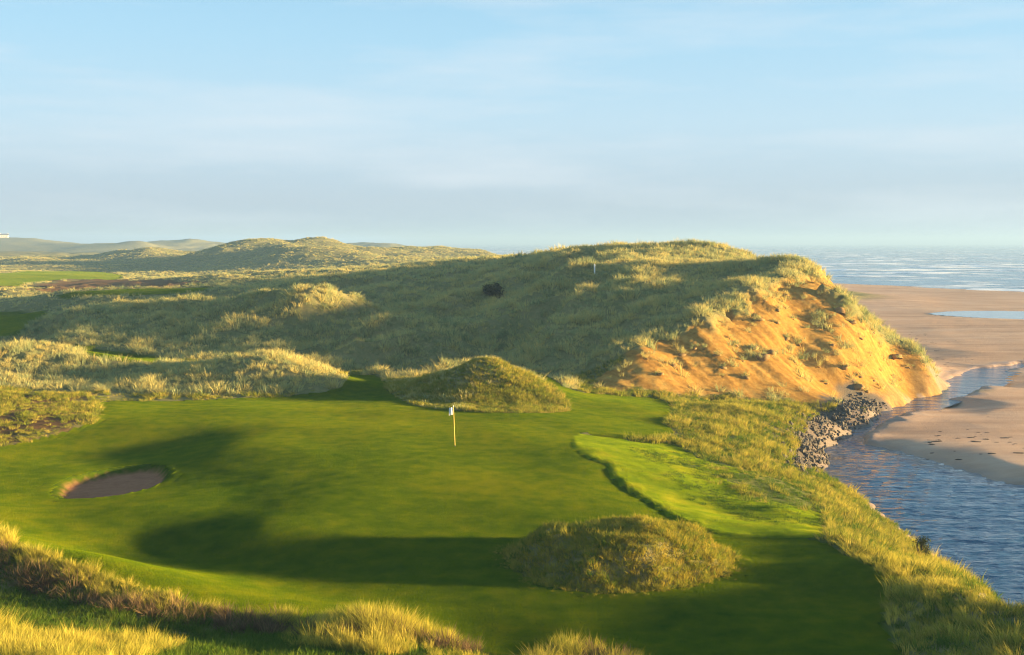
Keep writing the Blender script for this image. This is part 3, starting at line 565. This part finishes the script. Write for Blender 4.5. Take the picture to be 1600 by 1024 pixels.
tuft_set('far', 4, n=24, h=.66, w=.07, rad=.55, lean=.7, wind=WIND, mat_=M_MARRAM, seg=2)
tuft_set('straw', 5, n=62, h=.60, w=.011, rad=.20, lean=.5, wind=WIND, mat_=M_STRAW)
tuft_set('rough', 5, n=40, h=.26, w=.020, rad=.20, lean=.8, wind=WIND, mat_=M_ROUGH, seg=2)
tuft_set('mound', 5, n=36, h=.20, w=.014, rad=.17, lean=1.0, wind=WIND, mat_=M_TURF, seg=2)
tuft_set('green', 5, n=46, h=.20, w=.016, rad=.20, lean=.7, wind=WIND, mat_=M_GREEN, seg=2)
tuft_set('dead', 4, n=44, h=.42, w=.016, rad=.22, lean=.9, wind=WIND, mat_=M_DEAD)
def gn_group(col):
    g = bpy.data.node_groups.new('scatter_' + col.name, 'GeometryNodeTree')
    g.interface.new_socket('Geometry', in_out='INPUT', socket_type='NodeSocketGeometry'); g.interface.new_socket('Geometry', in_out='OUTPUT', socket_type='NodeSocketGeometry')
    N, L = g.nodes.new, g.links.new; gi, go = N('NodeGroupInput'), N('NodeGroupOutput')
    ci = N('GeometryNodeCollectionInfo'); ci.inputs[0].default_value = col; ci.inputs[1].default_value = True; ci.inputs[2].default_value = True
    ip = N('GeometryNodeInstanceOnPoints'); ip.inputs['Pick Instance'].default_value = True
    def na(n, t): a = N('GeometryNodeInputNamedAttribute'); a.data_type = t; a.inputs[0].default_value = n; return a.outputs[0]
    L(gi.outputs[0], ip.inputs['Points']); L(ci.outputs[0], ip.inputs['Instance']); L(na('pick', 'INT'), ip.inputs['Instance Index'])
    e2r = N('FunctionNodeEulerToRotation'); L(na('rot', 'FLOAT_VECTOR'), e2r.inputs[0]); L(e2r.outputs[0], ip.inputs['Rotation'])
    L(na('size', 'FLOAT_VECTOR'), ip.inputs['Scale']); L(ip.outputs[0], go.inputs[0]); return g
groups = {}
def scatter(name, key, parent, P, smin, smax, tilt=.18, spin=math.pi, up=(.75, 1.25), rot=None):
    n = len(P)
    if n == 0: return None
    me = bpy.data.meshes.new(name); me.vertices.add(n); me.vertices.foreach_set('co', P.ravel().astype(np.float32))
    s = rng.uniform(smin, smax, n)
    if key in ('marram', 'far', 'rough', 'straw'): s = s * (.68 + .62 * smooth(-.45, .45, fbm(P[:, 0] * .33 + 31, P[:, 1] * .33, 3)))
    sz = np.stack([s, s, s * rng.uniform(up[0], up[1], n)], 1)
    if rot is None: rot = np.stack([rng.normal(0, tilt, n), rng.normal(0, tilt, n), rng.uniform(-spin, spin, n)], 1)
    for a, t, v in (('rot', 'FLOAT_VECTOR', rot), ('size', 'FLOAT_VECTOR', sz)):
        at = me.attributes.new(a, t, 'POINT'); at.data.foreach_set('vector', v.ravel().astype(np.float32))
    at = me.attributes.new('pick', 'INT', 'POINT'); at.data.foreach_set('value', rng.integers(0, 50, n).astype(np.int32))
    o = bpy.data.objects.new(name, me); COL.objects.link(o); o['kind'] = 'stuff'
    if parent: o.parent = parent
    if key not in groups: groups[key] = gn_group(tuft_cols[key])
    md = o.modifiers.new('scatter', 'NODES'); md.node_group = groups[key]; return o
def points(ids, dens, x0, x1, y0, y1, cond=None):
    A = (x1 - x0) * (y1 - y0); n = int(A * dens); x = rng.uniform(x0, x1, n); y = rng.uniform(y0, y1, n)
    k = np.abs(x) < y * .445 * 1.12 + 4; x, y = x[k], y[k]
    g = np.where(y < 260, 0, 1); cls = np.zeros(len(x), int)
    for gi in (0, 1):
        gx, gy = GR[gi][0], GR[gi][1]; s = g == gi
        i = np.clip(np.searchsorted(gx, x[s]) - 1, 0, len(gx) - 2); j = np.clip(np.searchsorted(gy, y[s]) - 1, 0, len(gy) - 2); cls[s] = KL[gi][j, i]
    k = np.isin(cls, ids); x, y = x[k], y[k]
    if cond is not None: k = cond(x, y); x, y = x[k], y[k]
    return np.stack([x, y, ground(x, y)], 1)
def keep_p(p): return rng.random(p.shape) < p
def nosand(x, y): return keep_p(1 - field(x, y, 'sand') * (.975 - .42 * smooth(.05, .5, fbm(x * .3 + 9, y * .3, 3)))) & (field(x, y, 'beach') < .3) & (ground(x, y) > 1.5)
def clump(x, y, f=.35, lo=-.35, hi=.25): return smooth(lo, hi, fbm(x * f, y * f, 3))
scatter('marram_grass', 'marram', G_DUNE, points([8], 5.5, -40, 70, 80, 165, lambda x, y: nosand(x, y) & keep_p(.35 + .65 * clump(x, y))), .7, 1.25)
scatter('marram_grass', 'far', G_DUNE, points([8], 1.7, -60, 80, 165, 262, lambda x, y: nosand(x, y)), .7, 1.2)
scatter('marram_grass', 'marram', G_LEFT, points([9], 6.5, -70, 0, 74, 100, lambda x, y: keep_p(.4 + .6 * clump(x, y))), .6, 1.1)
scatter('marram_grass', 'marram', G_MID, points([11], 5.5, -75, 0, 98, 145, lambda x, y: keep_p(.4 + .6 * clump(x, y))), .7, 1.2)
HX, HY = WY(755, 562, 77.5)[:2]
scatter('rough_grass', 'rough', G_HILLOCK, points([10], 26, -14, 6, 68, 88), .8, 1.3)
scatter('green_grass', 'green', G_HILLOCK, points([10], 12, -14, 6, 68, 88, lambda x, y: x > HX), .7, 1.2)
scatter('marram_grass', 'marram', G_HILLOCK, points([10], 6, -14, 6, 68, 88, lambda x, y: keep_p(np.clip((ground(x, y) - 5.0) / .9, 0, 1) * (1 - .4 * (x > HX + 1.5)) + (x < HX - .5) * .5)), .45, .8)
scatter('rough_grass', 'mound', G_MOUND, points([2], 85, -2, 12, 33, 44), .6, 1.15, tilt=.35)
scatter('turf_grass', 'mound', G_MOUND, points([1, 2], 60, -2, 12, 33, 44, lambda x, y: keep_p(smooth(-.55, .1, field(x, y, '_mound')) * (field(x, y, '_mound') < .2))), .25, .55, tilt=.35)
scatter('straw_grass', 'straw', G_MOUND, points([2], 9, -2, 12, 33, 44, lambda x, y: keep_p(clump(x, y, 1.2, -.1, .4))), .3, .5, tilt=.3)
scatter('green_grass', 'green', G_MOUND, points([2], 16, -2, 12, 33, 44, lambda x, y: keep_p(clump(x, y, .9, -.05, .35))), .7, 1.1, tilt=.3)
scatter('rough_grass', 'rough', G_BROWN, points([13], 12, -75, 10, 50, 102, lambda x, y: keep_p(.25 + .75 * clump(x, y))), .6, 1.2)
scatter('rough_grass', 'green', G_SEMI, points([5], 26, 2, 26, 38, 75, lambda x, y: keep_p(smooth(1.6, 4.6, -field(x, y, '_lawn') + 1.2 * fbm(x * .35, y * .35, 3)) * (.25 + .75 * clump(x, y, .5)))), .4, .85)
scatter('rough_grass', 'rough', G_SEMI, points([5], 5, 2, 26, 38, 75, lambda x, y: keep_p(smooth(4, 8, -field(x, y, '_lawn') + 1.2 * fbm(x * .35, y * .35, 3)) * clump(x, y, .45, -.1, .3))), .6, 1.2)
nb = lambda x, y: (field(x, y, 'beach') < .6) & ((field(x, y, '_riv') < -.25) | (ground(x, y) > 1.3)) & (field(x, y, '_grav') < 0) & keep_p(1 - .97 * field(x, y, 'sand'))
scatter('rough_grass', 'rough', G_RBANK, points([7], 13, 3, 50, 20, 93, lambda x, y: nb(x, y) & keep_p(.35 + .65 * clump(x, y, .5))), .8, 1.6)
scatter('straw_grass', 'straw', G_RBANK, points([7], 12, 3, 50, 20, 93, lambda x, y: nb(x, y) & keep_p(clump(x, y, .3, -.25, .35) * (.35 + .65 * (y < 48)))), .45, .9)
scatter('green_grass', 'green', G_RBANK, points([7], 9, 3, 50, 20, 93, lambda x, y: nb(x, y)), .8, 1.5)
# short nap of the mown lawn
def nap_mesh(name, seed, mat_, size=.62, n=1500, hs=1.0):
    r = np.random.default_rng(seed); x = r.triangular(-.42, 0, .42, n); y = r.triangular(-.42, 0, .42, n); a = r.uniform(0, math.pi, n); h = r.uniform(.018, .034, n) * hs; w = .0065
    lx = r.normal(0, .010, n) * hs; ly = r.normal(0, .010, n) * hs; V = np.empty((n, 3, 3))
    V[:, 0] = np.stack([x - w * np.cos(a), y - w * np.sin(a), 0 * x - .004], 1); V[:, 1] = np.stack([x + w * np.cos(a), y + w * np.sin(a), 0 * x - .004], 1); V[:, 2] = np.stack([x + lx, y + ly, h], 1)
    me = bpy.data.meshes.new(name); me.from_pydata(V.reshape(-1, 3).tolist(), [], np.arange(3 * n).reshape(-1, 3).tolist()); me.materials.append(mat_); return me
M_NAP = grass_material('mown_grass', [(.32, (.075, .150, .002)), (.5, (.150, .215, .003)), (.66, (.240, .265, .004))], trans=.4, big=.10, small=1.2, rnd=0.0)
M_NAP2 = grass_material('semi_rough_grass', [(.32, (.12, .22, .008)), (.5, (.27, .35, .010)), (.66, (.44, .43, .02))], trans=.4, big=.15, small=1.0, rnd=0.0)
nc = bpy.data.collections.new('tufts_nap'); tuft_cols['nap'] = nc
nc2 = bpy.data.collections.new('tufts_nap2'); tuft_cols['nap2'] = nc2
for k in range(7):
    nc.objects.link(bpy.data.objects.new(f'nap_{k}', nap_mesh(f'nap_{k}', k, M_NAP))); nc2.objects.link(bpy.data.objects.new(f'semi_nap_{k}', nap_mesh(f'semi_nap_{k}', 50 + k, M_NAP2, hs=1.0)))
NX, NY = np.meshgrid(np.arange(-45, 26, .42), np.arange(21, 96, .42)); NX = NX.ravel(); NY = NY.ravel()
def slopes(x, y, e=.25): return (ground(x + e, y) - ground(x - e, y)) / (2 * e), (ground(x, y + e) - ground(x, y - e)) / (2 * e)
EX, EY = np.meshgrid(np.arange(-45, 26, .1512), np.arange(21, 96, .1512)); EX = EX.ravel(); EY = EY.ravel()
def lay_nap(name, key, parent, dist, frame=True):
    for x, y, lo, hi, sc_, up in ((NX, NY, .36, 1e9, 1, (.9, 1.1)), (EX, EY, .02, .42, .36, (2.4, 2.9))):
        d = dist(x, y); k = (d > lo) & (d < hi) & (np.abs(x) < y * .5 + 3); x, y = x[k], y[k]; sx, sy = slopes(x, y, .3 * sc_ + .05); k = np.hypot(sx, sy) < (.9 if sc_ == 1 else .45); x, y, sx, sy = x[k], y[k], sx[k], sy[k]
        scatter(name, key, parent, np.stack([x, y, ground(x, y)], 1), sc_, sc_, up=up, rot=np.stack([np.arctan(sy), -np.arctan(sx), 0 * sx], 1))
lay_nap('mown_grass', 'nap', G_LAWN, lambda x, y: np.minimum.reduce([field(x, y, '_lawn'), -field(x, y, '_mound') - .05, -field(x, y, '_bunk') - .38]))
FX, FY = np.meshgrid(np.arange(-160, -10, 1.68), np.arange(96, 400, 1.68)); FX = FX.ravel(); FY = FY.ravel()
k = (field(FX, FY, '_fair') > .8) & (np.abs(FX) < FY * .5 + 3); FX, FY = FX[k], FY[k]; sx, sy = slopes(FX, FY, 1.0)
scatter('mown_grass', 'nap', G_FAIR, np.stack([FX, FY, ground(FX, FY)], 1), 4, 4, up=(.9, 1.1), rot=np.stack([np.arctan(sy), -np.arctan(sx), 0 * sx], 1))
lay_nap('semi_rough_grass', 'nap2', G_SEMI, lambda x, y: np.minimum(field(x, y, '_semi'), 6.5 + field(x, y, '_lawn') + 2.0 * fbm(x * .3, y * .3, 3)))
def fore_d(x, y): return field(x, y, '_lawn')
scatter('green_grass', 'green', G_FORE, points([4], 40, -24, 6, 21, 42), .7, 1.2)
CRS = np.array([WZ(*p)[:2] for p in ((-80, 820, 5.0), (0, 848, 4.85), (60, 872, 4.75), (130, 893, 4.6), (220, 924, 4.4), (330, 950, 4.0), (430, 966, 3.85), (500, 974, 4.25), (600, 976, 4.5), (670, 998, 4.2), (745, 1022, 3.6))])
def near_crest(x, y):                   # distance behind (+) or in front (-) of the little crest
    yc = np.interp(x, CRS[:, 0], CRS[:, 1]); return y - yc
scatter('straw_grass', 'straw', G_FORE, points([4], 34, -24, 6, 21, 42, lambda x, y: ((near_crest(x, y) > -.5) | ((x < -8.0) & (y < 27.6 + .8 * fbm(x * .5, y * .5, 2))) | ((x > -6) & (y < 31) & (near_crest(x, y) > -2.2))) & keep_p(.25 + .75 * clump(x, y, .7))), .5, .85)
scatter('dead_grass', 'dead', G_FORE, points([4], 26, -24, 6, 21, 42, lambda x, y: (near_crest(x, y) < -.2) & (near_crest(x, y) > -1.3) & keep_p(.2 + .8 * clump(x, y, .6))), .6, 1.1, tilt=.5)
scatter('rough_grass', 'far', G_REAR, points([14], .8, -170, 80, 92, 332, lambda x, y: (field(x, y, 'brown') < .4)), .4, .85)
scatter('marram_grass', 'far', G_FARD, points([15], .5, -330, 100, 330, 640), .35, .75)

# ------------------------------------------------------------------ slumped turf on the sand face
def lump_mesh(name, seed, rx, ry, rz, mat_, n=9, m=5):
    r = np.random.default_rng(seed); V = [(0, 0, rz)]; F = []
    for j in range(1, m + 1):
        ph = math.pi * .62 * j / m
        for i in range(n):
            a = 2 * math.pi * i / n; q = 1 + r.uniform(-.22, .22)
            V.append((rx * math.sin(ph) * math.cos(a) * q, ry * math.sin(ph) * math.sin(a) * q, rz * math.cos(ph) * (1 + r.uniform(-.15, .15))))
    for i in range(n): F.append((0, 1 + i, 1 + (i + 1) % n))
    for j in range(m - 1):
        for i in range(n): a = 1 + j * n; F.append((a + i, a + n + i, a + n + (i + 1) % n, a + (i + 1) % n))
    me = bpy.data.meshes.new(name); me.from_pydata(V, [], F); me.materials.append(mat_); me.polygons.foreach_set('use_smooth', np.ones(len(F), bool)); return me
M_SOD = plain('slumped_turf', (.23, .145, .06), .95, .1, .4, 3)
lumps = [lump_mesh(f'turf_{k}', k, .55, .45, .38, M_SOD) for k in range(6)]
sod_px = [(1195, 470), (1228, 462), (1255, 470), (1215, 505), (1170, 520), (1240, 500), (1262, 515), (1280, 505), (1300, 520), (1228, 530), (1235, 548), (1205, 552), (1192, 560), (1240, 565), (1178, 545), (1150, 540), (1160, 565), (1130, 575), (1120, 555), (1100, 545), (1128, 590), (1165, 590), (1140, 530), (1085, 545), (1065, 555), (1300, 540), (1330, 545), (1345, 530), (1360, 555), (1380, 560), (1320, 575), (1345, 590), (1365, 595), (1395, 590), (1280, 575), (1290, 600), (1330, 505), (1312, 488), (1400, 560), (1420, 575), (1385, 535), (1365, 520), (1345, 505), (1050, 570), (1030, 585), (1010, 560), (1355, 612), (1340, 606), (1375, 605), (1215, 485), (1248, 540), (1185, 500)]
sod_pts = []
for k, (px, py) in enumerate(sod_px):
    x, y, z = ghit(px, py)
    if float(field(x, y, 'sand')) < .3: continue
    o = bpy.data.objects.new('slumped_turf', lumps[k % 6]); COL.objects.link(o); o.parent = G_DUNE
    s = min(1.2, random.lognormvariate(-1.0, .55)); o.location = (x, y, z - .05); o.scale = (s * random.uniform(.8, 1.6), s, s * random.uniform(.7, 1.1)); o.rotation_euler = (random.uniform(-.2, .4), random.uniform(-.3, .3), random.uniform(0, 6.28))
    for q in range(int(5 * s) + 2): sod_pts.append((x + random.gauss(0, .35 * s), y + random.gauss(0, .3 * s), z + .15))
sp = np.array(sod_pts); sp[:, 2] = np.maximum(sp[:, 2], ground(sp[:, 0], sp[:, 1]) + .1)
scatter('turf_grass', 'marram', G_DUNE, sp, .4, .8, tilt=.4)

# ------------------------------------------------------------------ stones along the stream
RB = tag(empty('stone_bank', (*hit([(1265, 700)])[0], 1.0)), 'bank of loose grey stones between the grassy rough and the stream', 'stone bank')
def stone_mesh(name, seed):
    r = np.random.default_rng(seed); import bmesh
    bm = bmesh.new(); bmesh.ops.create_icosphere(bm, subdivisions=1, radius=.5)
    for v in bm.verts: v.co *= 1 + r.uniform(-.28, .22)
    for _ in range(3):
        n = r.normal(size=3); n /= np.linalg.norm(n)
        for v in bm.verts:
            d = v.co.x * n[0] + v.co.y * n[1] + v.co.z * n[2]
            if d > .3: v.co -= type(v.co)(n * (d - .3))
    me = bpy.data.meshes.new(name); bm.to_mesh(me); bm.free(); me.materials.append(M_STONE); return me
stones = [stone_mesh(f'stone_{k}', k) for k in range(8)]
gp = np.array(P_GRAVEL); cand = []
while len(cand) < 2000:
    x = rng.uniform(gp[:, 0].min() - 1, gp[:, 0].max() + 1, 4000); y = rng.uniform(gp[:, 1].min() - 1, gp[:, 1].max() + 1, 4000)
    k = sdf(P_GRAVEL, x, y) > -1.0 + 1.1 * rng.random(4000)
    cand += list(zip(x[k], y[k]))
cand = np.array(cand[:2000]); cz = ground(cand[:, 0], cand[:, 1]); sizes = np.sort(rng.lognormal(-1.6, .38, 2000))[::-1]; sizes = np.clip(sizes, .10, .5)
VV, FF = [], []
for k in range(2000):
    s = sizes[k]; L_ = (cand[k, 0], cand[k, 1], cz[k] + s * .18); me = stones[k % 8]; e = (random.uniform(0, 6.3), random.uniform(0, 6.3), random.uniform(0, 6.3)); sc = (s * random.uniform(.8, 1.3), s, s * random.uniform(.55, .9))
    if k < 300:
        o = bpy.data.objects.new('stone', me); COL.objects.link(o); o.parent = RB
        o.location = tuple(a - b for a, b in zip(L_, RB.location)); o.rotation_euler = e; o.scale = sc
    else:
        from mathutils import Matrix, Euler, Vector
        Mx = Matrix.LocRotScale(Vector(L_) - RB.location, Euler(e), Vector(sc)); b = len(VV)
        VV += [tuple(Mx @ v.co) for v in me.vertices]; FF += [tuple(b + i for i in p.vertices) for p in me.polygons]
o = mesh_obj('small_stones', VV, FF, M_STONE, RB); o['kind'] = 'stuff'

# ------------------------------------------------------------------ flagstick, post, far house
def tube(V, F, p0, p1, r0, r1, n=10):
    a = np.array(p0, float); b = np.array(p1, float); d = b - a; d /= np.linalg.norm(d); u = np.cross(d, (0, 1, .01)); u /= np.linalg.norm(u); w = np.cross(d, u); s = len(V)
    for c, r in ((a, r0), (b, r1)):
        for i in range(n):
            t = 2 * math.pi * i / n; V.append(tuple(c + r * (math.cos(t) * u + math.sin(t) * w)))
    for i in range(n): F.append((s + i, s + (i + 1) % n, s + n + (i + 1) % n, s + n + i))
    F.append(tuple(range(s, s + n))[::-1]); F.append(tuple(range(s + n, s + 2 * n)))
def tube_obj(name, mat_, parent, *segs):
    V, F = [], []
    for sgm in segs: tube(V, F, *sgm)
    return mesh_obj(name, V, F, mat_, parent)
fx, fy, fz = ghit(711, 698)
FL = tag(empty('golf_flagstick', (fx, fy, fz)), 'thin yellow flagstick with small white flag standing on the lawn', 'flagstick')
tube_obj('pole', M_YELLOW, FL, ((0, 0, -.1), (-.075, 0, 2.02), .020, .016))
tube_obj('tip', M_WHITE, FL, ((-.075, 0, 2.02), (-.077, 0, 2.08), .026, .012))
tube_obj('ferrule', M_BLACK, FL, ((.002, 0, -.02), (0, 0, .05), .034, .034))
V, F = [], []                          # limp flag, hanging in folds
for j in range(9):
    for i in range(13):
        t = i / 12; s = j / 8
        V.append((-.075 + .002 - t * .22, .05 * math.sin(t * 9 + s * 1.3) * (.25 + t), 2.0 - s * .38 - t * .05))
for j in range(8):
    for i in range(12): a = j * 13 + i; F.append((a, a + 1, a + 14, a + 13))
fl = mesh_obj('flag', V, F, M_CLOTH, FL, True); md = fl.modifiers.new('thickness', 'SOLIDIFY'); md.thickness = .004
cup = tube_obj('hole_rim', M_WHITE, FL, ((.0, 0, -.06), (0, 0, .006), .054, .054))
x, y, z = ghit(929, 428)
MP = tag(empty('marker_post', (x, y, z)), 'short white marker post standing on top of the grassy dune', 'post')
tube_obj('shaft', M_WHITE, MP, ((0, 0, -.3), (0, 0, 1.0), .075, .07)); tube_obj('cap', M_WHITE, MP, ((0, 0, 1.0), (0, 0, 1.06), .085, .04))

def box(V, F, x0, x1, y0, y1, z0, z1):
    b = len(V); V += [(x, y, z) for z in (z0, z1) for x, y in ((x0, y0), (x1, y0), (x1, y1), (x0, y1))]
    F += [(b, b + 3, b + 2, b + 1), (b + 4, b + 5, b + 6, b + 7)] + [(b + i, b + (i + 1) % 4, b + 4 + (i + 1) % 4, b + 4 + i) for i in range(4)]
hx, hy = WY(7, 372, 1445)[:2]; hz = float(ground(hx, hy)[0])
HS = empty('farmhouse', (hx, hy, hz), .3); HS.scale = (.9, .9, .9); tag(HS, 'tiny pale house on the hazy hill at the horizon', 'house')
V, F = [], []; box(V, F, -5.2, 5.2, -3, 3, -1.5, 2.9); mesh_obj('wall', V, F, M_WALLW, HS)
rf = mesh_obj('roof', [(-5.5, -3.4, 2.85), (5.5, -3.4, 2.85), (5.5, 3.4, 2.85), (-5.5, 3.4, 2.85), (-5.5, 0, 5.2), (5.5, 0, 5.2)], [(0, 1, 5, 4), (2, 3, 4, 5), (0, 4, 3), (1, 2, 5), (0, 3, 2, 1)], M_SLATE, HS)
for x in (-4.6, 4.6):
    V, F = [], []; box(V, F, x - .45, x + .45, -.4, .4, 4.4, 6.1); mesh_obj('chimney', V, F, M_WALLW, rf)
for x in (-3.3, -1.1, 3.2):
    V, F = [], []; box(V, F, x - .55, x + .55, -3.06, -2.9, .9, 2.2); mesh_obj('window', V, F, M_GLASS, HS)
V, F = [], []; box(V, F, .7, 1.7, -3.06, -2.9, -.2, 2.0); mesh_obj('door', V, F, M_SLATE, HS)

# ------------------------------------------------------------------ shrubs
M_LEAF = grass_material('gorse_leaf', [(.2, (.025, .035, .012)), (.6, (.055, .065, .025)), (.8, (.10, .09, .04))], trans=.15, big=.5, small=4)
M_TWIG = plain('twig', (.07, .05, .035), .9, .1)
def shrub(px, py, w, h, label, nl=900, leaf=.10):
    x, y, z = ghit(px, py); r = random.Random(px); o = tag(empty('shrub', (x, y, z)), label, 'shrub')
    V, F = [], []
    for k in range(9): a = r.uniform(0, 6.28); tube(V, F, (0, 0, -.2), (math.cos(a) * w * .33, math.sin(a) * w * .33, h * r.uniform(.5, .8)), .03, .012, 5)
    mesh_obj('stems', V, F, M_TWIG, o); V, F = [], []
    cl = [(r.gauss(0, w * .2), r.gauss(0, w * .2), h * r.uniform(.3, .75), r.uniform(.18, .32) * w) for _ in range(12)]
    for k in range(nl):
        cx, cy_, cz_, cr = r.choice(cl); d = np.array([r.gauss(0, 1) for _ in range(3)]); d /= np.linalg.norm(d); c = np.array((cx, cy_, cz_)) + d * cr * r.uniform(.6, 1.05)
        u = np.cross(d, [r.gauss(0, 1) for _ in range(3)]); u /= np.linalg.norm(u) + 1e-6; v = np.cross(d, u) + d * r.uniform(-.6, .6); s = leaf * r.uniform(.6, 1.3); b = len(V)
        V += [tuple(c - u * s * .3), tuple(c + u * s * .3), tuple(c + v * s)]; F.append((b, b + 1, b + 2))
    mesh_obj('foliage', V, F, M_LEAF, o); return o
shrub(772, 466, 2.2, 1.7, 'dark round shrub in the shaded hollow of the large dune', 1400, .22)
shrub(1440, 878, .75, 1.15, 'small dark shrub at the edge of the stream', 700, .07)

# ------------------------------------------------------------------ strand line on the beach
V, F = [], []
lm = lump_mesh('wrack_piece', 3, .5, .35, .08, M_WEED, 7, 2); lv = [v.co.copy() for v in lm.vertices]; lf_ = [tuple(p.vertices) for p in lm.polygons]
spots = [WZ(px, py, .75)[:2] for px, py in [(random.gauss(1425, 22), random.gauss(533, 9)) for _ in range(70)] + [(random.uniform(1440, 1600), random.gauss(690, 12)) for _ in range(34)] + [(1466, 723), (1564, 743), (1500, 712), (1544, 650), (1440, 545)] + [(random.gauss(1470, 25), random.gauss(560, 5)) for _ in range(25)]]
for k, (x, y) in enumerate(spots):
    if float(field(x, y, '_riv')) > -.8 or float(field(x, y, 'sand')) > .3: continue
    s = min(.55, random.lognormvariate(-1.3, .5)); a = random.uniform(0, 6.28); z = float(ground(x, y)[0]); b = len(V)
    if s < .02: continue
    V += [(x + s * 1.6 * (v.x * math.cos(a) - v.y * math.sin(a)), y + s * (v.x * math.sin(a) + v.y * math.cos(a)), z + v.z * s) for v in lv]; F += [tuple(b + i for i in f) for f in lf_]
o = mesh_obj('seaweed', V, F, M_WEED); tag(o, 'scattered dark seaweed and debris on the beach', 'seaweed', kind='stuff')

# ------------------------------------------------------------------ haze
hm, nt, N, L = mat('thin_sea_haze'); ho = N('ShaderNodeOutputMaterial'); pv = N('ShaderNodeVolumePrincipled')
pv.inputs['Color'].default_value = (.28, .45, .74, 1); pv.inputs['Density'].default_value = .0004; pv.inputs['Anisotropy'].default_value = .1
L(pv.outputs[0], ho.inputs['Volume'])
V, F = [], []; box(V, F, -1800, 8200, -60, 9700, -5, 45); hz_o = mesh_obj('haze', V, F, hm); tag(hz_o, 'thin pale haze over the whole coast', 'haze', kind='stuff')
